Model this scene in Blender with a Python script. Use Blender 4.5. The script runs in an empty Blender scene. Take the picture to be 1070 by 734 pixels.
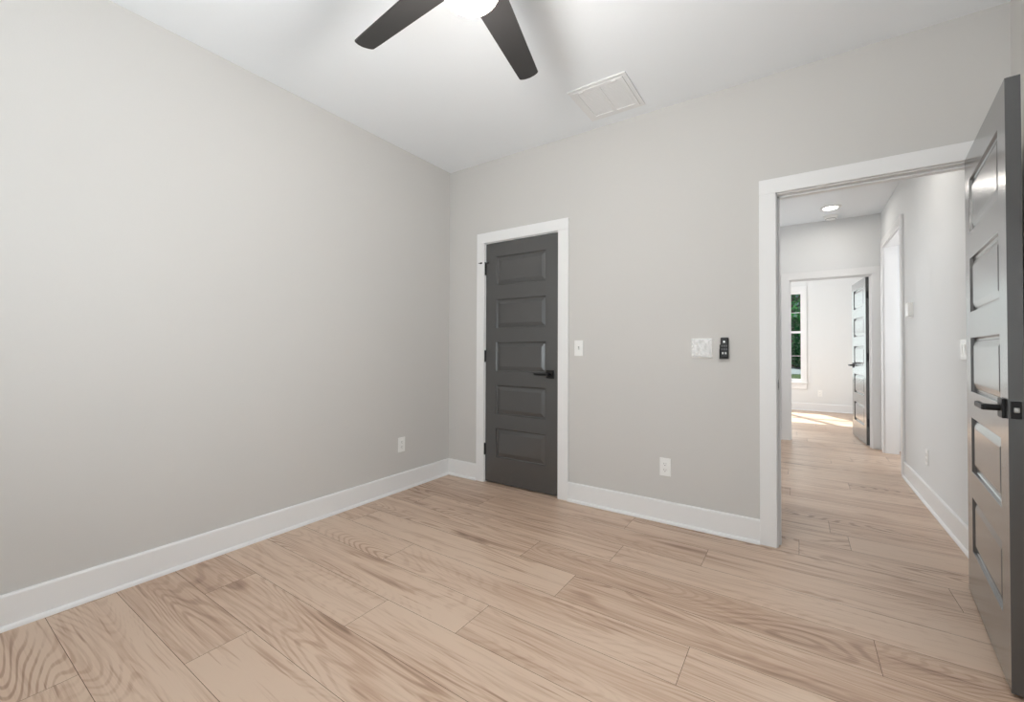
import bpy, bmesh, math, random
from mathutils import Vector, Matrix
S = bpy.context.scene
C = S.collection
R = math.radians
random.seed(7)

# ------------------------------------------------------------------ camera
cam_data = bpy.data.cameras.new('camera')
cam = bpy.data.objects.new('camera', cam_data); C.objects.link(cam)
cam_data.sensor_width = 36.0
cam_data.sensor_fit = 'HORIZONTAL'
cam_data.lens = 443.23 * 36.0 / 1070.0
cam_data.shift_y = -7.748 / 1070.0
cam_data.clip_start = 0.02
cam_data.clip_end = 300
rt = Vector((0.82848, 0.56000, 0.00400)); up = Vector((0.004378, -0.013615, 0.999898)); fw = Vector((-0.559998, 0.82838, 0.013731))
M = Matrix((rt, up, -fw)).transposed().to_4x4()
M.translation = Vector((2.64265, -2.88467, 1.12959))
cam.matrix_world = M
S.camera = cam

XR = 3.457           # right wall of this room
# ------------------------------------------------------------------ world, sun, daylight, exposure
w = bpy.data.worlds.new('sky'); S.world = w; w.use_nodes = True
wn = w.node_tree.nodes; wl = w.node_tree.links; wn.clear()
wo = wn.new('ShaderNodeOutputWorld'); wb = wn.new('ShaderNodeBackground'); ws = wn.new('ShaderNodeTexSky')
ws.sky_type = 'HOSEK_WILKIE'; ws.turbidity = 3.0; ws.ground_albedo = 0.35
ws.sun_direction = (-0.22, 0.58, 0.78)
wb.inputs['Strength'].default_value = 0.9
wl.new(ws.outputs[0], wb.inputs[0]); wl.new(wb.outputs[0], wo.inputs[0])

def light(name, kind, loc, energy, color=(1, 1, 1), direction=None, **kw):
    d = bpy.data.lights.new(name, kind); d.energy = energy; d.color = color
    for k, v in kw.items(): setattr(d, k, v)
    o = bpy.data.objects.new(name, d); C.objects.link(o); o.location = loc
    if direction is not None:
        o.rotation_euler = Vector(direction).to_track_quat('-Z', 'Y').to_euler()
    return o

light('sun', 'SUN', (0, 12, 12), 12.0, (1.0, 0.95, 0.87), (0.50, -0.80, -1.0), angle=R(0.6))
# daylight entering the window of this room (in the wall behind the camera)
light('window_daylight', 'AREA', (1.80, -3.66, 1.05), 42, (0.90, 0.955, 1.0), (0, 1, 1.5), shape='RECTANGLE', size=0.6, size_y=0.9)
# fill light at an added, unseen window in the right wall beside the camera
light('added_right_fill', 'AREA', (XR + 0.06, -2.45, 1.25), 20, (0.91, 0.96, 1.0), (-1, -0.12, -0.25), shape='RECTANGLE', size=1.2, size_y=1.3)
# daylight entering the window of the far room
light('far_window_daylight', 'AREA', (2.0, 6.96, 1.42), 15, (0.93, 0.965, 1.0), (0, -1, 0), shape='RECTANGLE', size=1.35, size_y=1.6)
light('added_far_room_fill', 'AREA', (0.56, 4.9, 1.45), 52, (0.95, 0.975, 1.0), (1, 0, 0), shape='RECTANGLE', size=1.3, size_y=1.5)  # added fill lamp; the far room has no window on this side
# fill light added in the windowless side room to brighten the tall cased opening
light('added_side_room_fill', 'AREA', (4.62, 2.5, 1.45), 22, (0.95, 0.975, 1.0), (-1, 0, 0), shape='RECTANGLE', size=1.2, size_y=1.5)

# fill light in an added room left of the hall, brightening its right wall
light('added_left_room_fill', 'AREA', (0.62, 1.9, 1.45), 24, (0.95, 0.975, 1.0), (1, 0, 0), shape='RECTANGLE', size=1.6, size_y=1.7)

S.view_settings.view_transform = 'Standard'
S.view_settings.look = 'None'
S.view_settings.gamma = 1
S.view_settings.exposure = 0.0
S.view_settings.use_curve_mapping = False

# ------------------------------------------------------------------ materials
def lin(c):
    return tuple(((v / 255) / 12.92 if v / 255 <= 0.04045 else ((v / 255 + 0.055) / 1.055) ** 2.4) for v in c) + (1,)

def mat(name, rgb, rough=0.5, metal=0.0, bump=0.0, bscale=200.0, spec=0.5, emit=None, estr=0, vary=0.0, vscale=3.0, coat=0.0):
    m = bpy.data.materials.new(name); m.use_nodes = True
    n = m.node_tree.nodes; l = m.node_tree.links
    b = n['Principled BSDF']
    b.inputs['Base Color'].default_value = lin(rgb)
    b.inputs['Roughness'].default_value = rough
    b.inputs['Metallic'].default_value = metal
    b.inputs['Specular IOR Level'].default_value = spec
    b.inputs['Coat Weight'].default_value = coat; b.inputs['Coat Roughness'].default_value = 0.2
    tc = n.new('ShaderNodeTexCoord')
    if vary:
        no = n.new('ShaderNodeTexNoise'); no.inputs['Scale'].default_value = vscale; no.inputs['Detail'].default_value = 3
        l.new(tc.outputs['Object'], no.inputs['Vector'])
        mr = n.new('ShaderNodeMapRange'); mr.inputs['To Min'].default_value = 1 - vary; mr.inputs['To Max'].default_value = 1 + vary
        l.new(no.outputs['Fac'], mr.inputs['Value'])
        mx = n.new('ShaderNodeVectorMath'); mx.operation = 'SCALE'
        mx.inputs[0].default_value = lin(rgb)[:3]
        l.new(mr.outputs[0], mx.inputs['Scale']); l.new(mx.outputs[0], b.inputs['Base Color'])
    if bump:
        no = n.new('ShaderNodeTexNoise'); no.inputs['Scale'].default_value = bscale; no.inputs['Detail'].default_value = 2
        l.new(tc.outputs['Object'], no.inputs['Vector'])
        bp = n.new('ShaderNodeBump'); bp.inputs['Strength'].default_value = bump; bp.inputs['Distance'].default_value = 0.002
        l.new(no.outputs['Fac'], bp.inputs['Height']); l.new(bp.outputs[0], b.inputs['Normal'])
    if emit:
        b.inputs['Emission Color'].default_value = lin(emit); b.inputs['Emission Strength'].default_value = estr
    return m

M_wall = mat('greige_wall_paint', (208, 206, 203), 0.75, bump=0.12, bscale=160, spec=0.25, vary=0.012, vscale=1.5)
M_hall = mat('pale_hall_paint', (230, 231, 231), 0.7, bump=0.12, bscale=160, spec=0.25)
M_ceil = mat('ceiling_paint', (243, 246, 249), 0.85, bump=0.15, bscale=120, spec=0.2)
M_trim = mat('white_trim_paint', (237, 237, 237), 0.35, bump=0.04, bscale=60, spec=0.4)
M_door = mat('charcoal_door_paint', (70, 70, 70), 0.26, bump=0.05, bscale=220, spec=0.7, coat=0.7, vary=0.03, vscale=6)
M_black = mat('matte_black_metal', (17, 17, 18), 0.38, metal=0.3, bump=0.03, bscale=300)
M_blade = mat('charcoal_fan_blade', (44, 43, 43), 0.42, bump=0.05, bscale=90, vary=0.06, vscale=14)
M_plate = mat('white_plastic', (243, 243, 241), 0.3, bump=0.02, bscale=100)
M_grey = mat('grey_slot_plastic', (95, 95, 96), 0.5, bump=0.02)
M_steel = mat('brushed_steel', (176, 176, 172), 0.3, metal=0.9, bump=0.05, bscale=250)
M_rub = mat('black_remote_plastic', (14, 14, 15), 0.45, bump=0.03, bscale=300)
M_btn = mat('dark_grey_button', (92, 92, 94), 0.5, bump=0.02)
M_btnw = mat('pale_button', (225, 225, 224), 0.45, bump=0.02)
M_dome = mat('opal_lamp_glass', (255, 250, 242), 0.3, emit=(255, 244, 226), estr=9.0, bump=0.01)
M_led = mat('lit_led_lens', (255, 252, 248), 0.4, emit=(255, 247, 236), estr=32.0, bump=0.01)
M_slot_shade = mat('slot_shade_grey', (168, 168, 167), 0.5, bump=0.02)  # shadow around the toggles, put into the slot colour
M_dark = mat('dark_gap', (84, 66, 54), 0.9, bump=0.05)
M_filter = mat('pale_filter_louvres', (250, 250, 250), 0.6, bump=0.02)

def film_material():
    m = bpy.data.materials.new('clear_protective_film'); m.use_nodes = True
    b = m.node_tree.nodes['Principled BSDF']
    n = m.node_tree.nodes; l = m.node_tree.links
    b.inputs['Base Color'].default_value = (0.9, 0.9, 0.9, 1); b.inputs['Roughness'].default_value = 0.12
    b.inputs['Alpha'].default_value = 0.32
    no = n.new('ShaderNodeTexNoise'); no.inputs['Scale'].default_value = 26; no.inputs['Distortion'].default_value = 1.5
    tc = n.new('ShaderNodeTexCoord'); l.new(tc.outputs['Object'], no.inputs['Vector'])
    bp = n.new('ShaderNodeBump'); bp.inputs['Strength'].default_value = 0.8; bp.inputs['Distance'].default_value = 0.01
    l.new(no.outputs['Fac'], bp.inputs['Height']); l.new(bp.outputs[0], b.inputs['Normal'])
    return m
M_film = film_material()

def glass_material():
    m = bpy.data.materials.new('window_glass'); m.use_nodes = True
    n = m.node_tree.nodes; l = m.node_tree.links; n.clear()
    o = n.new('ShaderNodeOutputMaterial'); t = n.new('ShaderNodeBsdfTransparent'); g = n.new('ShaderNodeBsdfGlossy')
    t.inputs[0].default_value = (0.93, 0.95, 0.94, 1); g.inputs['Roughness'].default_value = 0.02
    x = n.new('ShaderNodeMixShader')
    x.inputs[0].default_value = 0.03; l.new(t.outputs[0], x.inputs[1]); l.new(g.outputs[0], x.inputs[2]); l.new(x.outputs[0], o.inputs[0])
    return m
M_glass = glass_material()

def floor_material():
    m = bpy.data.materials.new('oak_plank_floor'); m.use_nodes = True
    n = m.node_tree.nodes; l = m.node_tree.links
    b = n['Principled BSDF']
    def node(t, **kw):
        x = n.new(t)
        for k, v in kw.items():
            if k in x.inputs: x.inputs[k].default_value = v
            else: setattr(x, k, v)
        return x
    def math_(op, a, bb=None, cc=None):
        x = n.new('ShaderNodeMath'); x.operation = op
        for i, v in enumerate((a, bb, cc)):
            if v is None: continue
            if isinstance(v, (int, float)): x.inputs[i].default_value = v
            else: l.new(v, x.inputs[i])
        return x.outputs[0]
    geo = node('ShaderNodeNewGeometry')
    at = node('ShaderNodeAttribute'); at.attribute_name = 'plank'
    sp = node('ShaderNodeSeparateXYZ'); l.new(geo.outputs['Position'], sp.inputs[0])
    sa = node('ShaderNodeSeparateColor'); l.new(at.outputs['Color'], sa.inputs[0])
    r1, r2, r3 = sa.outputs
    X = math_('ADD', sp.outputs[0], math_('MULTIPLY', r1, 40.0))
    Y = math_('ADD', sp.outputs[1], math_('MULTIPLY', r2, 40.0))
    def vec(sx, sy):
        c = n.new('ShaderNodeCombineXYZ')
        l.new(math_('MULTIPLY', X, sx), c.inputs[0]); l.new(math_('MULTIPLY', Y, sy), c.inputs[1])
        l.new(math_('MULTIPLY', r3, 9.0), c.inputs[2])
        return c.outputs[0]
    def noise(v, detail=2, rough=0.5, dist=0.0):
        x = n.new('ShaderNodeTexNoise'); x.inputs['Scale'].default_value = 1.0
        x.inputs['Detail'].default_value = detail; x.inputs['Roughness'].default_value = rough; x.inputs['Distortion'].default_value = dist
        l.new(v, x.inputs['Vector']); return x.outputs['Fac']
    def smooth(v, a, bb):
        x = n.new('ShaderNodeMapRange'); x.interpolation_type = 'SMOOTHSTEP'
        x.inputs['From Min'].default_value = a; x.inputs['From Max'].default_value = bb
        l.new(v, x.inputs['Value']); return x.outputs[0]
    # growth rings: contour lines of a stretched height field, wrapping knots and cathedrals
    field = noise(vec(0.55, 3.4), 1.6, 0.45, 0.15)
    rings = math_('SINE', math_('MULTIPLY', field, 260.0))
    ringf = smooth(rings, -0.1, 1.0)
    ring_mask = smooth(noise(vec(1.0, 3.0), 1), 0.50, 0.74)
    knot = smooth(noise(vec(1.9, 6.5), 1.0), 0.69, 0.80)
    # straight pores and fibres
    fib = noise(vec(3.2, 120.0), 3, 0.65)
    crack = smooth(noise(vec(2.4, 46.0), 2, 0.6, 0.4), 0.60, 0.74)
    fib2 = noise(vec(1.1, 22.0), 3, 0.6, 0.3)
    streak = smooth(noise(vec(0.9, 13.0), 2, 0.55, 0.3), 0.56, 0.80)
    tone = noise(vec(0.5, 1.4), 2)
    dark = math_('MULTIPLY', ringf, math_('ADD', math_('MULTIPLY', ring_mask, 0.42), 0.10))
    dark = math_('ADD', dark, math_('MULTIPLY', streak, 0.55))
    dark = math_('ADD', dark, math_('MULTIPLY', crack, 0.42))
    dark = math_('ADD', dark, math_('MULTIPLY', knot, 0.50))
    dark = math_('ADD', dark, math_('MULTIPLY', math_('SUBTRACT', fib, 0.5), 0.75))
    dark = math_('ADD', dark, math_('MULTIPLY', math_('SUBTRACT', fib2, 0.5), 0.95))
    dark = math_('ADD', dark, math_('MULTIPLY', math_('SUBTRACT', tone, 0.5), 0.5))
    dark = math_('ADD', dark, math_('MULTIPLY', math_('SUBTRACT', r3, 0.5), 0.20))
    dark = math_('ADD', dark, 0.10)
    cr = n.new('ShaderNodeValToRGB')
    e = cr.color_ramp.elements
    e[0].position = 0.0; e[0].color = lin(FLOOR_LIGHT)
    e[1].position = 1.0; e[1].color = lin(FLOOR_DARK)
    x = e.new(0.35); x.color = lin(FLOOR_MID)
    l.new(dark, cr.inputs[0]); l.new(cr.outputs[0], b.inputs['Base Color'])
    b.inputs['Roughness'].default_value = 0.36
    b.inputs['Specular IOR Level'].default_value = 0.42
    bp = n.new('ShaderNodeBump'); bp.inputs['Strength'].default_value = 0.12; bp.inputs['Distance'].default_value = 0.002
    bp.invert = True
    l.new(dark, bp.inputs['Height']); l.new(bp.outputs[0], b.inputs['Normal'])
    rr = math_('ADD', math_('MULTIPLY', fib2, 0.18), 0.27); l.new(rr, b.inputs['Roughness'])
    return m
FLOOR_LIGHT = (211, 187, 166); FLOOR_MID = (188, 159, 137); FLOOR_DARK = (128, 100, 82)
M_floor = floor_material()

def leaf_material(name, c0, c1, thin=True):
    m = bpy.data.materials.new(name); m.use_nodes = True
    n = m.node_tree.nodes; l = m.node_tree.links; b = n['Principled BSDF']
    tc = n.new('ShaderNodeTexCoord'); no = n.new('ShaderNodeTexNoise'); no.inputs['Scale'].default_value = 2.4; no.inputs['Detail'].default_value = 4
    l.new(tc.outputs['Object'], no.inputs['Vector'])
    cr = n.new('ShaderNodeValToRGB'); e = cr.color_ramp.elements
    e[0].position = .35; e[0].color = lin(c0); e[1].position = .65; e[1].color = lin(c1)
    l.new(no.outputs['Fac'], cr.inputs[0]); l.new(cr.outputs[0], b.inputs['Base Color']); b.inputs['Roughness'].default_value = .8; b.inputs['Specular IOR Level'].default_value = 0.1
    if thin:
        t = n.new('ShaderNodeBsdfTranslucent'); l.new(cr.outputs[0], t.inputs[0])
        x = n.new('ShaderNodeMixShader'); x.inputs[0].default_value = 0.45
        l.new(b.outputs[0], x.inputs[1]); l.new(t.outputs[0], x.inputs[2]); l.new(x.outputs[0], n['Material Output'].inputs[0])
    return m
M_leaf = leaf_material('green_leaves', (52, 128, 36), (142, 206, 70))
M_leaf2 = leaf_material('bluish_green_leaves', (34, 118, 56), (92, 192, 102))
M_bark = mat('tree_bark', (92, 78, 64), 0.9, bump=0.5, bscale=12, vary=0.2, vscale=8)
M_grass = leaf_material('lawn_grass', (30, 56, 22), (54, 80, 34), False)
M_street = mat('pale_street', (104, 120, 130), 0.8, bump=0.2, bscale=30, vary=0.05)

# ------------------------------------------------------------------ mesh helpers
def link(o, parent=None):
    C.objects.link(o)
    if parent: o.parent = parent
    return o

def finish(name, bm, m, parent=None, loc=None, rot=None, smooth=False):
    bmesh.ops.recalc_face_normals(bm, faces=bm.faces[:])
    me = bpy.data.meshes.new(name); bm.to_mesh(me); bm.free()
    for x in (m if isinstance(m, (list, tuple)) else [m]): me.materials.append(x)
    if smooth:
        for p in me.polygons: p.use_smooth = True
        try: me.set_sharp_from_angle(angle=R(38))
        except Exception: pass
    o = bpy.data.objects.new(name, me); link(o, parent)
    if loc is not None: o.location = loc
    if rot is not None: o.rotation_euler = rot
    return o

def bx(bm, x0, x1, y0, y1, z0, z1, bevel=0.0, seg=2):
    vs = [bm.verts.new((x, y, z)) for x in (x0, x1) for y in (y0, y1) for z in (z0, z1)]
    q = [(0, 1, 3, 2), (4, 6, 7, 5), (0, 4, 5, 1), (2, 3, 7, 6), (0, 2, 6, 4), (1, 5, 7, 3)]
    fs = [bm.faces.new([vs[i] for i in f]) for f in q]
    bmesh.ops.recalc_face_normals(bm, faces=fs)
    if bevel:
        es = list({e for f in fs for e in f.edges})
        bmesh.ops.bevel(bm, geom=es, offset=bevel, segments=seg, affect='EDGES', profile=0.5)

def lathe(bm, prof, seg=32, mtx=None, a0=0, a1=2 * math.pi):
    """profile of (r, z) revolved about z"""
    rings = []
    for r, z in prof:
        if r < 1e-6: rings.append([bm.verts.new((0, 0, z))])
        else: rings.append([bm.verts.new((r * math.cos(2 * math.pi * k / seg), r * math.sin(2 * math.pi * k / seg), z)) for k in range(seg)])
    allv = [v for g in rings for v in g]
    for a, b in zip(rings, rings[1:]):
        for k in range(seg):
            k2 = (k + 1) % seg
            if len(a) == 1 and len(b) == 1: continue
            if len(a) == 1: bm.faces.new((a[0], b[k], b[k2]))
            elif len(b) == 1: bm.faces.new((a[k], a[k2], b[0]))
            else: bm.faces.new((a[k], a[k2], b[k2], b[k]))
    for g in (rings[0], rings[-1]):
        if len(g) > 2:
            try: bm.faces.new(g)
            except ValueError: pass
    if mtx is not None: bmesh.ops.transform(bm, matrix=mtx, verts=allv)
    return allv

def cyl(bm, p0, p1, r0, r1=None, seg=20):
    p0 = Vector(p0); p1 = Vector(p1); r1 = r0 if r1 is None else r1
    d = p1 - p0
    mtx = Matrix.Translation(p0) @ d.to_track_quat('Z', 'Y').to_matrix().to_4x4()
    lathe(bm, [(r0, 0), (r1, d.length)], seg, mtx)

def extrude_profile(bm, pts, p0, p1, nrm):
    """profile pts (out, z) swept from p0 to p1 (on the floor line of a wall); nrm = outward direction"""
    p0 = Vector(p0); p1 = Vector(p1); nrm = Vector(nrm)
    a = [bm.verts.new(p0 + nrm * o + Vector((0, 0, z))) for o, z in pts]
    b = [bm.verts.new(p1 + nrm * o + Vector((0, 0, z))) for o, z in pts]
    k = len(pts)
    for i in range(k):
        j = (i + 1) % k
        bm.faces.new((a[i], a[j], b[j], b[i]))
    bm.faces.new(a[::-1]); bm.faces.new(b)

def empty(name, loc, rz=0.0):
    o = bpy.data.objects.new(name, None); link(o); o.location = loc; o.rotation_euler = (0, 0, rz); o.empty_display_size = 0.05
    return o

def tag(o, label=None, cat=None, group=None, kind=None):
    if label: o['label'] = label
    if cat: o['category'] = cat
    if group: o['group'] = group
    if kind: o['kind'] = kind
    return o

def struct(name, bm, m, label=None, cat=None, smooth=False):
    return tag(finish(name, bm, m, smooth=smooth), label, cat, kind='structure')

def copy_tree(o, parent=None):
    c = o.copy(); C.objects.link(c)
    if parent: c.parent = parent
    for ch in list(o.children): copy_tree(ch, c)
    return c

# ------------------------------------------------------------------ layout numbers (metres)
H = 2.743            # ceiling of this room
HH = 2.715           # ceiling of the hall
XR = 3.457           # right wall of this room
YB = -3.6            # wall behind the camera
WT = 0.115           # wall thickness
CX0, CX1 = 0.413, 1.124      # closet opening
EX0, EX1 = 2.537, 3.345      # entry opening
DH = 2.040           # opening height
HX0, HX1 = 2.38, 3.43        # hall side walls
YE = 3.52            # wall at the end of the hall
FX0, FX1 = 2.547, 3.346      # opening into the far room
FH = 2.020
YF = 6.87            # far wall of the far room
OX = 3.62            # right wall of the far room
QY0, QY1, QH = 2.335, 3.325, 2.285   # cased opening in the right wall of the hall

def wall(name, pieces, m, label):
    bm = bmesh.new()
    for p in pieces: bx(bm, *p)
    return struct(name, bm, m, label, 'wall')

# ------------------------------------------------------------------ floor
def build_floor():
    bm = bmesh.new()
    col = bm.loops.layers.color.new('plank')
    Y0, PW, PL, g = -0.035, 0.2235, 1.504, 0.0008
    known = {-12: 0.578, -10: 0.82, -9: 0.378, -8: 1.106, -7: 1.507, -6: 0.79, -5: 1.712, -4: 2.88, -3: 1.80, -2: 2.214, 0: 2.639, 2: 2.80}
    xa, xb, ya, yb = -0.12, 4.85, YB - 0.1, YF + 0.1
    k = math.floor((ya - Y0) / PW)
    while Y0 + k * PW < yb:
        y0 = max(ya, Y0 + k * PW); y1 = min(yb, Y0 + (k + 1) * PW)
        x = known.get(k, random.uniform(0, PL)) - 4 * PL
        while x < xb:
            x0, x1 = max(xa, x), min(xb, x + PL)
            if x1 - x0 > 0.01 and y1 - y0 > 0.01:
                c = (random.random(), random.random(), random.random(), 1)
                vs = [bm.verts.new(p) for p in ((x0 + g, y0 + g, 0), (x1 - g, y0 + g, 0), (x1 - g, y1 - g, 0), (x0 + g, y1 - g, 0))]
                f = bm.faces.new(vs); f.material_index = 0
                for lp in f.loops: lp[col] = c
            x += PL
        k += 1
    z = -0.0025
    f = bm.faces.new([bm.verts.new(p) for p in ((xa, ya, z), (xb, ya, z), (xb, yb, z), (xa, yb, z))]); f.material_index = 1
    before = set(bm.faces)
    bx(bm, xa, xb, ya, yb, -0.15, -0.01)
    for ff in bm.faces:
        if ff not in before: ff.material_index = 1
    me = bpy.data.meshes.new('floor'); bm.to_mesh(me); bm.free()
    me.materials.append(M_floor); me.materials.append(M_dark)
    o = bpy.data.objects.new('floor', me); link(o)
    tag(o, 'light oak wide plank floor running through room and hall', 'floor', kind='structure')
build_floor()

# ------------------------------------------------------------------ walls and ceilings
wall('wall_left', [(-WT, 0, YB - WT, 0, 0, H)], M_wall, 'plain pale grey wall on the left of the room')
wall('wall_back', [(-WT, CX0, 0, WT, 0, H), (CX0, CX1, 0, WT, DH, H), (CX1, EX0, 0, WT, 0, H), (EX0, EX1, 0, WT, DH, H), (EX1, XR + WT, 0, WT, 0, H)],
     M_wall, 'pale grey wall holding the closet door and the entry')
VY0, VY1, VZ0, VZ1 = -3.15, -1.75, 0.55, 2.15
wall('wall_right', [(XR, XR + WT, YB - WT, VY0, 0, H), (XR, XR + WT, VY1, 0, 0, H), (XR, XR + WT, VY0, VY1, 0, VZ0), (XR, XR + WT, VY0, VY1, VZ1, H)], M_wall, 'pale grey wall behind the open door')
WX0, WX1, WZ0, WZ1 = 1.1, 2.7, 0.55, 2.15
wall('wall_front', [(-WT, WX0, YB - WT, YB, 0, H), (WX1, XR + WT, YB - WT, YB, 0, H), (WX0, WX1, YB - WT, YB, 0, WZ0), (WX0, WX1, YB - WT, YB, WZ1, H)],
     M_wall, 'pale grey wall with the window behind the camera')
bm = bmesh.new(); bx(bm, -WT, XR + WT, YB - WT, WT, H, H + 0.12)
struct('ceiling', bm, M_ceil, 'white flat ceiling of the room with fan and vent', 'ceiling')
# closet behind the closed door
wall('wall_closet', [(-WT, 0, WT, 0.9, 0, H), (0, HX0 - WT, 0.8, 0.9, 0, HH)], M_wall, 'closet wall behind the closed door')
# hall
LY0, LY1 = 0.95, 2.05  # unseen doorway and room, added to let fill light into the hall
wall('wall_hall_left', [(HX0 - WT, HX0, WT, LY0, 0, HH), (HX0 - WT, HX0, LY0, LY1, DH, HH), (HX0 - WT, HX0, LY1, YE, 0, HH)], M_hall, 'white left wall of the hall')
wall('wall_hall_right', [(HX1, HX1 + WT, WT, QY0, 0, HH), (HX1, HX1 + WT, QY0, QY1, QH, HH), (HX1, HX1 + WT, QY1, YE, 0, HH)], M_hall,
     'pale right wall of the hall with a tall cased opening')
wall('wall_hall_end', [(0.4, FX0, YE, YE + WT, 0, HH), (FX0, FX1, YE, YE + WT, FH, HH), (FX1, OX + WT, YE, YE + WT, 0, HH)], M_hall,
     'white wall at the end of the hall with doorway')
bm = bmesh.new(); bx(bm, HX0 - WT, HX1 + 1.42, WT, YE + WT, HH, HH + 0.12)
struct('ceiling_hall', bm, M_ceil, 'white ceiling of the hall', 'ceiling')
wall('wall_side_room', [(4.7, 4.8, 1.5, YE, 0, HH), (HX1 + WT, 4.8, 1.4, 1.5, 0, HH), (OX + WT, 4.8, YE, YE + WT, 0, HH)], M_hall, 'white wall of the side room off the hall')
wall('wall_added_room', [(0.4, 0.5, 0.9, YE, 0, HH)], M_hall, 'white wall of the added room left of the hall')
bm = bmesh.new(); bx(bm, 0.4, HX0 - WT, 0.8, YE + WT, HH, HH + 0.12)
struct('ceiling_added_room', bm, M_ceil, 'white ceiling of the added room left of the hall', 'ceiling')
# far room
FWX0, FWX1, FWZ0, FWZ1 = 1.30, 2.70, 0.53, 2.275
wall('wall_far', [(0.4, FWX0, YF, YF + WT, 0, HH), (FWX1, OX + WT, YF, YF + WT, 0, HH), (FWX0, FWX1, YF, YF + WT, 0, FWZ0), (FWX0, FWX1, YF, YF + WT, FWZ1, HH)], M_hall,
     'white wall of the far room with the window')
wall('wall_far_left', [(0.4, 0.5, YE + WT, YF, 0, HH)], M_hall, 'left wall of the far room')
wall('wall_far_right', [(OX, OX + WT, YE + WT, YF, 0, HH)], M_hall, 'right wall of the far room')
bm = bmesh.new(); bx(bm, 0.4, OX + WT, YE + WT, YF + WT, HH, HH + 0.12)
struct('ceiling_far', bm, M_ceil, 'white ceiling of the far room', 'ceiling')

# ------------------------------------------------------------------ baseboards
BASE = [(0, 0), (0.027, 0), (0.027, 0.006), (0.0255, 0.012), (0.021, 0.017), (0.014, 0.019), (0.014, 0.132), (0.011, 0.138), (0, 0.140)]
def baseboard(name, p0, p1, nrm, label):
    bm = bmesh.new(); extrude_profile(bm, BASE, p0, p1, nrm)
    return struct(name, bm, M_trim, label, 'baseboard')
CW = 0.086
baseboard('baseboard_left', (0, YB, 0), (0, 0, 0), (1, 0, 0), 'white baseboard along the plain left wall')
baseboard('baseboard_back_corner', (0, 0, 0), (CX0 - 0.080, 0, 0), (0, -1, 0), 'short white baseboard left of the closet door')
baseboard('baseboard_back', (CX1 + CW, 0, 0), (EX0 - CW, 0, 0), (0, -1, 0), 'white baseboard between closet door and entry')
baseboard('baseboard_right', (XR, YB, 0), (XR, -0.02, 0), (-1, 0, 0), 'white baseboard behind the open door')
baseboard('baseboard_front', (0.03, YB, 0), (XR - 0.03, YB, 0), (0, 1, 0), 'white baseboard under the window behind the camera')
baseboard('baseboard_hall_right', (HX1, WT, 0), (HX1, QY0 - 0.088, 0), (-1, 0, 0), 'white baseboard along the right wall of the hall')
baseboard('baseboard_hall_left', (HX0, WT, 0), (HX0, LY0 - 0.086, 0), (1, 0, 0), 'white baseboard along the left wall of the hall')
baseboard('baseboard_hall_left_end', (HX0, LY1 + 0.086, 0), (HX0, YE, 0), (1, 0, 0), 'white baseboard on the left past the added side doorway')
baseboard('baseboard_hall_end', (HX0 + 0.03, YE, 0), (FX0 - CW, YE, 0), (0, -1, 0), 'short white baseboard left of the far doorway')
baseboard('baseboard_far', (0.53, YF, 0), (OX - 0.03, YF, 0), (0, -1, 0), 'white baseboard under the far room window')
baseboard('baseboard_far_right', (OX, YE + WT, 0), (OX, YF, 0), (-1, 0, 0), 'white baseboard on the right of the far room')

# ------------------------------------------------------------------ door casings and jambs
def casing(name, label, x0, x1, h, y, side, wl=CW, wr=CW, thick=0.018, jamb_y=None, stop_y=None, left=True, right=True):
    """flat casing around an opening in a wall lying along x; side -1 faces -y"""
    bm = bmesh.new()
    ya, yb = sorted((y, y + side * thick))
    bv = 0.0025
    if left: bx(bm, x0 - wl, x0, ya, yb, 0, h, bv)
    if right: bx(bm, x1, x1 + wr, ya, yb, 0, h, bv)
    bx(bm, x0 - (wl if left else 0), x1 + (wr if right else 0), ya, yb, h, h + CW, bv)
    if jamb_y:
        j0, j1 = jamb_y; t = 0.012
        bx(bm, x0 - t + 0.006, x0 + 0.006, j0, j1, 0, h)
        bx(bm, x1 - 0.006, x1 + t - 0.006, j0, j1, 0, h)
        bx(bm, x0, x1, j0, j1, h - 0.006, h + t - 0.006)
    if stop_y:
        s0, s1 = stop_y; t = 0.011
        bx(bm, x0 + 0.006, x0 + 0.006 + t, s0, s1, 0, h - 0.006, 0.0015)
        bx(bm, x1 - 0.006 - t, x1 - 0.006, s0, s1, 0, h - 0.006, 0.0015)
        bx(bm, x0 + 0.006, x1 - 0.006, s0, s1, h - 0.006 - t, h - 0.006, 0.0015)
    return struct(name, bm, M_trim, label, 'door casing')
casing('trim_1', 'white flat casing around the closet door', CX0, CX1, DH, 0, -1, wl=0.080, jamb_y=(0, WT), stop_y=(0.042, 0.054))
t2 = casing('trim_2', 'white flat casing and jamb around the open entry', EX0, EX1, DH, 0, -1, jamb_y=(0, WT), stop_y=(0.040, 0.075))
casing('trim_3', 'white casing of the entry on its hall side', EX0, EX1, DH, WT, 1, wl=0.08, wr=0.07)
casing('trim_4', 'white flat casing around the doorway at the hall end', FX0, FX1, FH, YE, -1, wr=0.078, jamb_y=(YE, YE + WT), stop_y=(YE + 0.04, YE + 0.075))
casing('trim_5', 'white casing of the far doorway on its room side', FX0, FX1, FH, YE + WT, 1)
# black strike plate let into the left jamb of the entry
bm = bmesh.new(); bx(bm, 0, 0.0015, -0.016, 0.016, -0.03, 0.03, 0.0006); bx(bm, 0.0, 0.003, -0.022, -0.014, -0.018, 0.018, 0.001)
finish('strike_plate', bm, M_black, t2, (EX0 + 0.0055, 0.018, 0.93))
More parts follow.
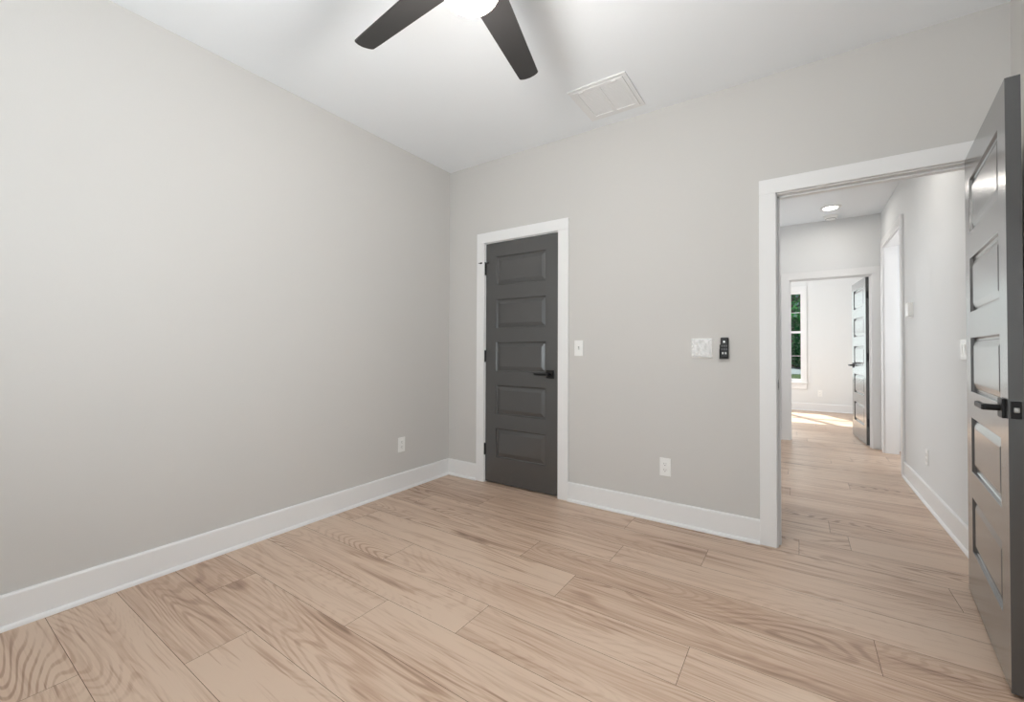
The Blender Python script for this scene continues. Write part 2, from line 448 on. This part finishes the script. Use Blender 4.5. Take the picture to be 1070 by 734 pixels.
# cased opening in the right wall of the hall (casing lies along y)
bm = bmesh.new()
xa, xb = HX1 - 0.018, HX1
bx(bm, xa, xb, QY0 - 0.086, QY0, 0, QH, 0.0025); bx(bm, xa, xb, QY1, QY1 + 0.086, 0, QH, 0.0025)
bx(bm, xa, xb, QY0 - 0.086, QY1 + 0.086, QH, QH + 0.086, 0.0025)
bx(bm, HX1, HX1 + WT, QY0 - 0.006, QY0 + 0.006, 0, QH); bx(bm, HX1, HX1 + WT, QY1 - 0.006, QY1 + 0.006, 0, QH)
bx(bm, HX1, HX1 + WT, QY0, QY1, QH - 0.006, QH + 0.006)
struct('trim_6', bm, M_trim, 'white casing of the tall opening in the hall right wall', 'door casing')

bm = bmesh.new()
xa, xb = HX0, HX0 + 0.018
bx(bm, xa, xb, LY0 - 0.086, LY0, 0, DH, 0.0025); bx(bm, xa, xb, LY1, LY1 + 0.086, 0, DH, 0.0025)
bx(bm, xa, xb, LY0 - 0.086, LY1 + 0.086, DH, DH + 0.086, 0.0025)
bx(bm, HX0 - WT, HX0, LY0 - 0.006, LY0 + 0.006, 0, DH); bx(bm, HX0 - WT, HX0, LY1 - 0.006, LY1 + 0.006, 0, DH)
bx(bm, HX0 - WT, HX0, LY0, LY1, DH - 0.006, DH + 0.006)
struct('trim_7', bm, M_trim, 'white casing of the added doorway in the hall left wall', 'door casing')

# ------------------------------------------------------------------ doors
DT = 0.035
def panel_rects(W, HD, stile):
    ph, gap, bot = 0.247, 0.1145, 0.210
    out = []
    z = bot
    for k in range(5):
        out.append((stile, W - stile, z, z + ph)); z += ph + gap
    return out

def slab_mesh(W, HD, stile):
    rc = panel_rects(W, HD, stile)
    bm = bmesh.new()
    xs = [0, stile, W - stile, W]
    zs = [0]
    for r in rc: zs += [r[2], r[3]]
    zs.append(HD)
    for y, flip in ((0, False), (DT, True)):
        g = [[bm.verts.new((x, y, z)) for z in zs] for x in xs]
        for i in range(3):
            for k in range(len(zs) - 1):
                if i == 1 and k % 2 == 1: continue
                q = [g[i][k], g[i + 1][k], g[i + 1][k + 1], g[i][k + 1]]
                bm.faces.new(q[::-1] if flip else q)
    def rim(a, b):
        bm.faces.new([bm.verts.new(p) for p in ((a[0], 0, a[1]), (b[0], 0, b[1]), (b[0], DT, b[1]), (a[0], DT, a[1]))])
    for i in range(len(zs) - 1):
        rim((0, zs[i]), (0, zs[i + 1])); rim((W, zs[i + 1]), (W, zs[i]))
    for i in range(3):
        rim((xs[i + 1], 0), (xs[i], 0)); rim((xs[i], HD), (xs[i + 1], HD))
    bmesh.ops.remove_doubles(bm, verts=bm.verts[:], dist=1e-5)
    return bm

PROFILE = [(0.0, 0.0), (0.002, 0.001), (0.005, 0.010), (0.009, 0.0135), (0.015, 0.0135), (0.018, 0.0115), (0.042, 0.004), (0.046, 0.0035)]
def panel_mesh(W, HP):
    bm = bmesh.new()
    for front in (True, False):
        prev = None
        for off, dep in PROFILE:
            y = dep if front else DT - dep
            ring = [bm.verts.new(p) for p in ((off, y, off), (W - off, y, off), (W - off, y, HP - off), (off, y, HP - off))]
            if prev:
                for i in range(4):
                    j = (i + 1) % 4
                    q = [prev[i], prev[j], ring[j], ring[i]]
                    bm.faces.new(q if front else q[::-1])
            prev = ring
        bm.faces.new(prev if front else prev[::-1])
    return bm

def lever_mesh(side):
    """square rose on the face at y=0 pointing to -y * side; lever towards -x"""
    bm = bmesh.new()
    s = -1 if side < 0 else 1
    def b(x0, x1, y0, y1, z0, z1, bv):
        a, c = sorted((s * y0, s * y1)); bx(bm, x0, x1, a, c, z0, z1, bv)
    b(-0.033, 0.033, 0, 0.009, -0.033, 0.033, 0.002)
    cyl(bm, (0, s * 0.008, 0), (0, s * 0.048, 0), 0.011)
    b(-0.118, 0.012, 0.040, 0.054, -0.009, 0.009, 0.002)
    return bm

def hinge_mesh():
    """axis along z through origin, leaves reach into +y/-x"""
    bm = bmesh.new()
    for k in range(5):
        z0 = -0.046 + k * 0.0184
        cyl(bm, (0, 0, z0 + 0.0004), (0, 0, z0 + 0.018), 0.0068, seg=14)
    lathe(bm, [(0, 0.052), (0.004, 0.051), (0.0062, 0.046)], 14)
    lathe(bm, [(0.0062, -0.046), (0.004, -0.051), (0, -0.052)], 14)
    return bm

def door(name, W, HD, loc, rz, hinge_face, label, lever_dirs=(-1, 1)):
    root = empty(name, loc, rz)
    tag(root, label, 'door', kind='structure')
    stile = 0.106 if W < 0.75 else 0.112
    finish('slab', slab_mesh(W, HD, stile), M_door, root)
    for (x0, x1, z0, z1) in panel_rects(W, HD, stile):
        finish('panel', panel_mesh(x1 - x0, z1 - z0), M_door, root, (x0, 0, z0))
    lx, lz = W - 0.066, 0.925
    for s in lever_dirs:
        finish('lever_handle', lever_mesh(s), M_black, root, (lx, 0 if s < 0 else DT, lz))
    # latch plate on the free edge
    bm = bmesh.new(); bx(bm, 0, 0.0016, -0.0125, 0.0125, -0.029, 0.029, 0.0007)
    lp = finish('latch_plate', bm, M_black, root, (W, DT / 2, lz))
    bm = bmesh.new(); bx(bm, 0.001, 0.0105, -0.0065, 0.0065, -0.0085, 0.0085, 0.003)
    tag(finish('latch_bolt', bm, M_steel, lp), 'pale steel latch bolt')
    for hz in (HD - 0.215, HD * 0.525, 0.27):
        yb = 0 if hinge_face < 0 else DT
        h = finish('hinge', hinge_mesh(), M_black, root, (-0.003, yb + hinge_face * 0.006, hz))
        bm = bmesh.new(); a, b = sorted((-hinge_face * 0.004, -hinge_face * 0.034)); bx(bm, -0.0018, 0.0032, a, b, -0.045, 0.045)
        finish('hinge_leaf', bm, M_black, h)
    return root

d1 = door('door_1', CX1 - CX0 - 0.016, 2.018, (CX0 + 0.009, 0.001, 0.012), 0, -1, 'closed charcoal five panel closet door with black lever', (-1,))
# hinge pin door stop on the upper hinge
bm = bmesh.new()
cyl(bm, (0, 0, 0), (-0.062, -0.020, 0.0), 0.0028, seg=10)
cyl(bm, (-0.028, -0.009, 0.0), (-0.046, -0.0148, 0.0), 0.0075, seg=14)
cyl(bm, (0, 0, 0), (0.030, -0.010, -0.004), 0.0028, seg=10)
cyl(bm, (0.028, -0.010, -0.004), (0.036, -0.0125, -0.005), 0.006, seg=14)
lathe(bm, [(0.009, -0.004), (0.009, 0.004)], 14)
hs = [c for c in d1.children if c.name.startswith('hinge')]
finish('hinge_pin_stop', bm, M_black, hs[0], (0, 0, 0.056))
door('door_2', 0.806, 2.028, (3.303, -0.006, 0.012), math.atan2(-0.801, -0.089), 1, 'open charcoal five panel door at the right edge, seen nearly edge on')
door('door_3', 0.800, 2.000, (3.338, YE + WT + 0.010, 0.012), R(94.4), -1, 'open charcoal five panel door in the far doorway')

# ------------------------------------------------------------------ windows
def window(name, x0, x1, z0, z1, y, face, label, muntins=True):
    """double hung window in a wall along x. y = room side wall face; face = -1 room lies at -y"""
    root = empty(name, ((x0 + x1) / 2, y, z0)); tag(root, label, 'window', kind='structure')
    hw = (x1 - x0) / 2; hh = z1 - z0; o = -face   # o: direction to outside
    def B(bm, xa, xb, ya, yb, za, zb, bv=0.002):
        a, b = sorted((o * ya, o * yb)); bx(bm, xa, xb, a, b, za, zb, bv)
    bm = bmesh.new(); c = 0.068
    B(bm, -hw - c, -hw, -0.018, 0, 0, hh, 0); B(bm, hw, hw + c, -0.018, 0, 0, hh, 0); B(bm, -hw - c, hw + c, -0.018, 0, hh, hh + 0.078)
    finish('casing', bm, M_trim, root)
    bm = bmesh.new()
    B(bm, -hw - c - 0.012, hw + c + 0.012, -0.045, 0.0, -0.024, 0, 0.004)
    B(bm, -hw - c, hw + c, -0.018, 0, -0.130, -0.024)
    finish('sill', bm, M_trim, root)
    bm = bmesh.new(); t = 0.022
    B(bm, -hw, -hw + t, 0, 0.10, 0, hh, 0); B(bm, hw - t, hw, 0, 0.10, 0, hh, 0); B(bm, -hw + t, hw - t, 0, 0.10, hh - t, hh, 0); B(bm, -hw + t, hw - t, 0, 0.10, 0, t, 0)
    B(bm, -0.045, 0.045, 0.0, 0.10, t, hh - t, 0)
    finish('frame', bm, M_trim, root)
    mid = hh * 0.545
    for nm, za, zb, yy in (('lower_sash', t, mid + 0.02, 0.035), ('upper_sash', mid - 0.02, hh - t, 0.062)):
        bm = bmesh.new()
        for xa, xb in ((-hw + t, -0.045), (0.045, hw - t)):
            B(bm, xa, xa + 0.004, yy, yy + 0.025, za, zb, 0); B(bm, xb - 0.004, xb, yy, yy + 0.025, za, zb, 0)
            B(bm, xa + 0.004, xb - 0.004, yy, yy + 0.025, za, za + 0.038, 0); B(bm, xa + 0.004, xb - 0.004, yy, yy + 0.025, zb - 0.038, zb, 0)
        sash = finish(nm, bm, M_trim, root)
        for xa, xb in ((-hw + t, -0.045), (0.045, hw - t)):
            bm = bmesh.new(); B(bm, xa + 0.003, xb - 0.003, yy + 0.010, yy + 0.014, za + 0.03, zb - 0.03, 0)
            finish('pane', bm, M_glass, sash)
            if muntins:
                bm = bmesh.new(); zm = (za + zb) / 2
                B(bm, xa + 0.003, xb - 0.003, yy + 0.005, yy + 0.0095, zm - 0.004, zm + 0.004, 0)
                xm = (xa + xb) / 2
                finish('muntin', bm, M_trim, sash)
    return root
window('window_1', FWX0, FWX1, FWZ0, FWZ1, YF, -1, 'white double hung window in the far room, trees outside')
w3 = window('window_added', VY0, VY1, VZ0, VZ1, 0, 1, 'added white double hung window in the right wall beside the camera', False)  # window added out of view so the left wall gets more light
w3.location = (XR, (VY0 + VY1) / 2, VZ0); w3.rotation_euler = (0, 0, R(90))
window('window_2', WX0, WX1, WZ0, WZ1, YB, 1, 'white double hung window behind the camera', False)

# ------------------------------------------------------------------ ceiling fan
FC = (1.735, -1.80)
fan = tag(empty('ceiling_fan', (FC[0], FC[1], H)), 'charcoal ceiling fan with a lit white dome light', 'ceiling fan')
bm = bmesh.new(); lathe(bm, [(0, 0), (0.068, 0), (0.068, -0.018), (0.055, -0.045), (0.03, -0.058), (0.014, -0.06)], 40); finish('canopy', bm, M_black, fan, smooth=True)
bm = bmesh.new(); cyl(bm, (0, 0, -0.055), (0, 0, -0.235), 0.0125); finish('downrod', bm, M_black, fan, smooth=True)
bm = bmesh.new(); lathe(bm, [(0.016, -0.215), (0.040, -0.225), (0.085, -0.240), (0.105, -0.262), (0.105, -0.335), (0.092, -0.352), (0.085, -0.372), (0, -0.372)], 48)
finish('motor_housing', bm, M_black, fan, smooth=True)
bm = bmesh.new(); lathe(bm, [(0.080, -0.365), (0.106, -0.372), (0.106, -0.386), (0.098, -0.390), (0, -0.388)], 48)
finish('light_kit', bm, M_black, fan, smooth=True)
bm = bmesh.new()
lathe(bm, [(0.098, -0.386), (0.100, -0.400)] + [(0.100 * math.cos(a), -0.400 - 0.062 * math.sin(a)) for a in [R(12 * k) for k in range(1, 8)]] + [(0, -0.462)], 48)
tag(finish('lamp_shade', bm, M_dome, fan, smooth=True), 'glowing opal glass dome')
def blade_mesh():
    bm = bmesh.new(); th = 0.006
    r0, r1, wr, wt = 0.125, 0.6376, 0.129, 0.0935
    pts = []
    n = 10
    for k in range(n + 1):
        t = k / n; pts.append((r0 + (r1 - 0.010 - r0) * t, -(wr + (wt - wr) * t) / 2))
    tip = [(r1 - 0.003, -wt / 2 + 0.006), (r1 + 0.004, -wt / 4), (r1 + 0.006, 0), (r1 + 0.004, wt / 4), (r1 - 0.003, wt / 2 - 0.006)]
    pts = pts + tip + [(x, -y) for x, y in reversed(pts)]
    lo = [bm.verts.new((x, y, -th / 2)) for x, y in pts]; hi = [bm.verts.new((x, y, th / 2)) for x, y in pts]
    f0 = bm.faces.new(lo[::-1]); f1 = bm.faces.new(hi)
    for i in range(len(pts)):
        j = (i + 1) % len(pts); bm.faces.new((lo[i], lo[j], hi[j], hi[i]))
    bmesh.ops.bevel(bm, geom=list(set(f0.edges) | set(f1.edges)), offset=0.0015, segments=2, affect='EDGES')
    return bm
def iron_mesh():
    bm = bmesh.new()
    bx(bm, 0.085, 0.175, -0.016, 0.016, 0.002, 0.007, 0.001); bx(bm, 0.140, 0.205, -0.040, 0.040, 0.002, 0.006, 0.001)
    return bm
a0 = R(175.664)
bl = None
for k in range(5):
    if bl is None:
        bl = finish('blade', blade_mesh(), M_blade, fan); ir = finish('blade_iron', iron_mesh(), M_black, bl, (0, 0, 0.001)); b = bl
    else:
        b = bl.copy(); C.objects.link(b); b.parent = fan
        i2 = ir.copy(); C.objects.link(i2); i2.parent = b
    b.location = (0, 0, 2.431 - H)
    b.rotation_euler = Matrix.Rotation(a0 - k * R(72), 3, 'Z').to_4x4().to_euler()
    b.rotation_euler = (Matrix.Rotation(a0 - k * R(72), 3, 'Z') @ Matrix.Rotation(-R(10.5), 3, 'X')).to_euler()
fl = light('fan_lamp_light', 'POINT', (FC[0], FC[1], H - 0.50), 40, (1.0, 0.965, 0.92), shadow_soft_size=0.09)
# ------------------------------------------------------------------ return air vent
vent = tag(empty('ceiling_vent', (1.6325, -0.316, H)), 'square white return air grille in the ceiling', 'air vent')
hx, hy = 0.186, 0.198
bm = bmesh.new()
fr = 0.026
bx(bm, -hx, hx, -hy, -hy + fr, -0.009, 0, 0.002); bx(bm, -hx, hx, hy - fr, hy, -0.009, 0, 0.002)
bx(bm, -hx, -hx + fr, -hy + fr, hy - fr, -0.009, 0, 0.002); bx(bm, hx - fr, hx, -hy + fr, hy - fr, -0.009, 0, 0.002)
finish('frame', bm, M_trim, vent)
bm = bmesh.new(); i = 0.0262; dr = 0.026
bx(bm, -hx + i, hx - i, -hy + i, -hy + i + dr, -0.012, -0.003); bx(bm, -hx + i, hx - i, hy - i - dr, hy - i, -0.012, -0.003)
bx(bm, -hx + i, -hx + i + dr, -hy + i + dr, hy - i - dr, -0.012, -0.003); bx(bm, hx - i - dr, hx - i, -hy + i + dr, hy - i - dr, -0.012, -0.003)
bx(bm, -0.011, 0.011, -hy + i + dr, hy - i - dr, -0.012, -0.003)
dd = finish('hinged_grille', bm, M_trim, vent)
bm = bmesh.new()
n = 20
for k in range(n):
    yy = -hy + i + dr + (2 * (hy - i - dr)) * (k + 0.5) / n
    for xa, xb in ((-hx + i + dr, -0.011), (0.011, hx - i - dr)):
        v = [bm.verts.new(p) for p in ((xa, yy - 0.0085, -0.0098), (xb, yy - 0.0085, -0.0098), (xb, yy + 0.0085, -0.0072), (xa, yy + 0.0085, -0.0072))]
        u = [bm.verts.new((q.co.x, q.co.y, q.co.z + 0.0009)) for q in v]
        bm.faces.new(v); bm.faces.new(u[::-1])
        for a in range(4): bm.faces.new((v[a], v[(a + 1) % 4], u[(a + 1) % 4], u[a]))
finish('louvres', bm, M_filter, dd)
bm = bmesh.new(); bx(bm, -hx + fr, hx - fr, -hy + fr, hy - fr, -0.0055, -0.0005); finish('filter_backing', bm, M_filter, vent)
for s in (-0.105, 0.105):
    bm = bmesh.new(); bx(bm, s - 0.016, s + 0.016, -hy + i + 0.004, -hy + i + 0.016, -0.017, -0.011, 0.002); finish('latch_tab', bm, M_plate, dd)

# ------------------------------------------------------------------ switches, outlets, remote
def plate_mesh(wd=0.070, ht=0.117):
    bm = bmesh.new(); bx(bm, -wd / 2, wd / 2, -0.006, 0, -ht / 2, ht / 2, 0.0025, 3)
    return bm
def toggle(parent, x):
    bm = bmesh.new(); bx(bm, x - 0.0055, x + 0.0055, -0.0075, -0.005, -0.0125, 0.0125, 0.0008)
    s = tag(finish('toggle_surround', bm, M_slot_shade, parent), 'toggle slot with shade painted in grey')
    bm = bmesh.new()
    v = [(-0.0038, -0.006, -0.009), (0.0038, -0.006, -0.009), (0.0038, -0.006, 0.004), (-0.0038, -0.006, 0.004), (-0.003, -0.019, -0.012), (0.003, -0.019, -0.012), (0.003, -0.018, -0.005), (-0.003, -0.018, -0.005)]
    vs = [bm.verts.new((p[0] + x, p[1], p[2])) for p in v]
    for f in ((0, 1, 2, 3), (4, 5, 6, 7), (0, 1, 5, 4), (1, 2, 6, 5), (2, 3, 7, 6), (3, 0, 4, 7)): bm.faces.new([vs[i] for i in f])
    finish('toggle', bm, M_plate, s)
    for z in (-0.030, 0.030):
        bm = bmesh.new(); cyl(bm, (x, -0.0055, z), (x, -0.0072, z), 0.0032, seg=12); finish('screw', bm, M_plate, parent)
sw = tag(empty('light_switch', (1.292, 0, 1.141)), 'white single toggle switch right of the closet door', 'light switch')
finish('switch_plate', plate_mesh(), M_plate, sw); toggle(sw, 0)
dsw = tag(empty('light_switch', (2.1365, 0, 1.143)), 'white double toggle switch under clear film, left of the remote', 'light switch')
finish('switch_plate', plate_mesh(0.122, 0.119), M_plate, dsw); toggle(dsw, -0.023); toggle(dsw, 0.023)
bm = bmesh.new()
gx, gz = 26, 26
grid = [[bm.verts.new((-0.060 + 0.120 * a / gx, -0.0215 - 0.003 * random.random() - 0.0035 * math.sin(a * 0.8 + c * 0.55) * math.sin(c * 0.37 - a * 0.3), -0.058 + 0.116 * c / gz)) for c in range(gz + 1)] for a in range(gx + 1)]
for a in range(gx + 1):
    for c in range(gz + 1):
        e = min(a, gx - a, c, gz - c)
        if e < 3: grid[a][c].co.y = -0.0068 + (grid[a][c].co.y + 0.0068) * e / 3
for a in range(gx):
    for c in range(gz): bm.faces.new((grid[a][c], grid[a + 1][c], grid[a + 1][c + 1], grid[a][c + 1]))
tag(finish('protective_film', bm, M_film, dsw, smooth=True), 'crinkled clear plastic film')

def make_outlet():
    o = empty('wall_outlet', (0, 0, 0))
    finish('outlet_plate', plate_mesh(), M_plate, o)
    for z in (-0.0195, 0.0195):
        bm = bmesh.new()
        lathe(bm, [(0, 0), (0.0150, 0), (0.0165, 0.0025), (0.0165, 0.004)], 24, Matrix.Translation((0, -0.0088, z)) @ Matrix.Rotation(R(-90), 4, 'X'))
        rc = finish('receptacle', bm, M_plate, o)
        bm = bmesh.new()
        bx(bm, -0.0075, -0.0055, -0.0093, -0.0085, z - 0.001, z + 0.008); bx(bm, 0.0055, 0.0075, -0.0093, -0.0085, z + 0.000, z + 0.007)
        cyl(bm, (0, -0.0085, z - 0.008), (0, -0.0093, z - 0.008), 0.0026, seg=12)
        finish('slots', bm, M_grey, rc)
    bm = bmesh.new(); cyl(bm, (0, -0.0055, 0), (0, -0.0075, 0), 0.0032, seg=12); finish('screw', bm, M_plate, o)
    return o
OG = None
ot = make_outlet(); ot.location = (1.913, 0, 0.3615); tag(ot, 'white duplex outlet low on the wall below the double switch', 'wall outlet')
o2 = copy_tree(ot); o2.location = (0, -0.5545, 0.364); o2.rotation_euler = (0, 0, R(90)); o2['label'] = 'white duplex outlet low on the left wall, near the corner'
o3 = copy_tree(ot); o3.location = (HX1, 1.455, 0.342); o3.rotation_euler = (0, 0, R(-90)); o3['label'] = 'white duplex outlet low on the right wall of the hall'
o4 = copy_tree(ot); o4.location = (2.966, YF, 0.332); o4['label'] = 'white outlet on the far room wall beside the window'

# rocker switch beside the open door, hall side
rs = tag(empty('light_switch', (HX1, 0.575, 1.138), R(-90)), 'white rocker switch on the hall wall, half hidden by the open door', 'light switch')
finish('switch_plate', plate_mesh(0.118), M_plate, rs)
for xx in (-0.023, 0.023):
    bm = bmesh.new()
    vs = [bm.verts.new(p) for p in ((xx - .0165, -.006, -.033), (xx + .0165, -.006, -.033), (xx + .0165, -.006, .033), (xx - .0165, -.006, .033),
                                    (xx - .0155, -.0075, -.032), (xx + .0155, -.0075, -.032), (xx + .0155, -.0125, .032), (xx - .0155, -.0125, .032))]
    for f in ((0, 1, 2, 3), (4, 5, 6, 7), (0, 1, 5, 4), (1, 2, 6, 5), (2, 3, 7, 6), (3, 0, 4, 7)): bm.faces.new([vs[i] for i in f])
    finish('rocker', bm, M_plate, rs)

# thermostat / chime box on the hall wall
tb = tag(empty('thermostat', (HX1, 1.93, 1.475), R(-90)), 'small white wall box high on the right wall of the hall', 'thermostat')
bm = bmesh.new(); bx(bm, -0.055, 0.055, -0.008, 0, -0.062, 0.062, 0.002); finish('back_plate', bm, M_plate, tb)
bm = bmesh.new(); bx(bm, -0.050, 0.050, -0.036, -0.007, -0.058, 0.058, 0.006, 3); cv = finish('cover', bm, M_plate, tb)
bm = bmesh.new(); bx(bm, -0.030, 0.030, -0.0372, -0.0355, 0.005, 0.038, 0.0006); finish('display', bm, M_filter, cv)

# fan remote in its wall holder
rm = tag(empty('remote_control', (2.2655, 0, 1.142)), 'small black fan remote in a black wall holder', 'remote control')
bm = bmesh.new(); bx(bm, -0.0265, 0.0215, -0.006, 0, -0.064, 0.022, 0.002); bx(bm, -0.0265, -0.0215, -0.019, -0.003, -0.062, -0.006, 0.002); bx(bm, -0.0265, 0.0235, -0.024, -0.003, -0.066, -0.058, 0.0025)
finish('wall_holder', bm, M_rub, rm)
bm = bmesh.new(); bx(bm, -0.0200, 0.0240, -0.022, -0.006, -0.058, 0.066, 0.006, 3); bd = finish('body', bm, M_rub, rm)
def button(x, z, wd, ht, m):
    bm = bmesh.new(); bx(bm, x - wd / 2, x + wd / 2, -0.0238, -0.0215, z - ht / 2, z + ht / 2, 0.0007); finish('button', bm, m, bd)
button(0.001, 0.039, 0.0095, 0.0110, M_steel)
for z in (0.014, -0.006):
    for x in (-0.011, 0.002, 0.015): button(x, z, 0.0085, 0.0095, M_btn)
button(-0.0065, -0.030, 0.0085, 0.0125, M_btnw); button(0.0095, -0.030, 0.0085, 0.0125, M_btnw)

# ------------------------------------------------------------------ hall ceiling fixtures
def downlight(x, y, label, energy):
    o = tag(empty('recessed_light', (x, y, HH)), label, 'ceiling light')
    bm = bmesh.new(); lathe(bm, [(0.080, 0), (0.100, 0), (0.100, -0.004), (0.096, -0.007), (0.080, -0.008)], 40); finish('trim_ring', bm, M_plate, o, smooth=True)
    bm = bmesh.new(); lathe(bm, [(0.0805, -0.001), (0.0805, -0.0065), (0.06, -0.0085), (0, -0.0095)], 40); tag(finish('lens', bm, M_led, o, smooth=True), 'glowing white lens')
    light('recessed_lamp_light', 'AREA', (x, y, HH - 0.03), energy, (1.0, 0.96, 0.90), (0, 0, -1), shape='DISK', size=0.15)
downlight(2.940, 2.96, 'lit round recessed light in the hall ceiling', 1.8)
downlight(2.905, 0.95, 'added unseen recessed light in the hall ceiling just past the entry', 3)  # extra lamp, added out of view to brighten the hall
sd = tag(empty('smoke_detector', (2.960, 3.33, HH)), 'round white smoke detector on the hall ceiling past the recessed light', 'smoke detector')
bm = bmesh.new(); lathe(bm, [(0, 0), (0.070, 0), (0.070, -0.010), (0.066, -0.014)], 40); finish('mounting_base', bm, M_plate, sd, smooth=True)
bm = bmesh.new(); lathe(bm, [(0.064, -0.010), (0.064, -0.026), (0.055, -0.034), (0.050, -0.034), (0.048, -0.040), (0.030, -0.047), (0, -0.048)], 40); cvr = finish('cover', bm, M_plate, sd, smooth=True)
bm = bmesh.new(); lathe(bm, [(0.0515, -0.0335), (0.0515, -0.0385), (0.048, -0.0385)], 40); finish('vent_slots', bm, M_grey, cvr, smooth=True)

# ------------------------------------------------------------------ outdoors seen through the far window
GZ = -0.5
bm = bmesh.new(); bx(bm, -60, 60, YF + 0.3, 90, GZ - 0.2, GZ)
struct('lawn', bm, M_grass, 'green lawn outside the far window', 'lawn')
bm = bmesh.new(); bx(bm, -40, 40, 32.0, 45.0, GZ, GZ + 0.02)
struct('street', bm, M_street, 'pale street beyond the lawn', 'street')

def tree(loc, hgt, rad, label, m, n=3600, leaf=0.20, seed=1):
    rnd = random.Random(seed)
    t = tag(empty('tree', loc), label, 'tree', 'trees outside the far window')
    bm = bmesh.new()
    cyl(bm, (0, 0, -0.05), (0.1, 0, hgt * 0.55), 0.20, 0.10, 12)
    for k in range(7):
        a = k * 2.4; z = hgt * (0.30 + 0.04 * k)
        cyl(bm, (0.05, 0, z), (math.cos(a) * rad * .6, math.sin(a) * rad * .6, z + hgt * .2), 0.07, 0.02, 8)
    finish('trunk', bm, M_bark, t)
    bm = bmesh.new()
    cl = []
    for k in range(60):
        u = rnd.random(); a = rnd.uniform(0, 6.283); z = hgt * (0.06 + 0.90 * u)
        rr = rad * math.sqrt(max(0.08, 1 - (2 * u - 0.9) ** 2)) * math.sqrt(rnd.random())
        cl.append((Vector((rr * math.cos(a), rr * math.sin(a), z)), rnd.uniform(.45, .95) * rad * .42))
    for k in range(n):
        c, r = rnd.choice(cl)
        d = Vector((rnd.gauss(0, 1), rnd.gauss(0, 1), rnd.gauss(0, 1))).normalized()
        p = c + d * r * rnd.uniform(.55, 1.0)
        nx = (d + Vector((rnd.gauss(0, .5), rnd.gauss(0, .5), rnd.gauss(.3, .5)))).normalized()
        tx = nx.orthogonal().normalized(); tx.rotate(Matrix.Rotation(rnd.uniform(0, 6.28), 3, nx)); ty = nx.cross(tx)
        s = leaf * rnd.uniform(.6, 1.2)
        bm.faces.new([bm.verts.new(p + tx * s), bm.verts.new(p + ty * s * .45 + nx * s * .12), bm.verts.new(p - tx * s), bm.verts.new(p - ty * s * .45 + nx * s * .12)])
    me = bpy.data.meshes.new('foliage'); bm.to_mesh(me); bm.free(); me.materials.append(m)
    o = bpy.data.objects.new('foliage', me); link(o, t)
for i, (x, y, hg, rd, m, lab) in enumerate([
        (1.0, 33.0, 9.0, 2.7, M_leaf2, 'large leafy tree framed in the middle of the far window'),
        (7.2, 34.5, 9.5, 2.8, M_leaf, 'leafy tree standing right of the large tree outside'),
        (-5.2, 34.0, 8.5, 2.8, M_leaf, 'leafy tree standing left of the large tree outside'),
        (-2.2, 41.0, 12.0, 2.8, M_leaf2, 'tall tree behind the gap left of the large tree'),
        (4.2, 41.0, 12.0, 2.8, M_leaf, 'tall tree behind the gap right of the large tree')]):
    tree((x * 2.0, y * 1.6 - 5.0, GZ), hg * 1.35, rd * 1.38, lab, m, n=6500, leaf=0.34, seed=i + 3)
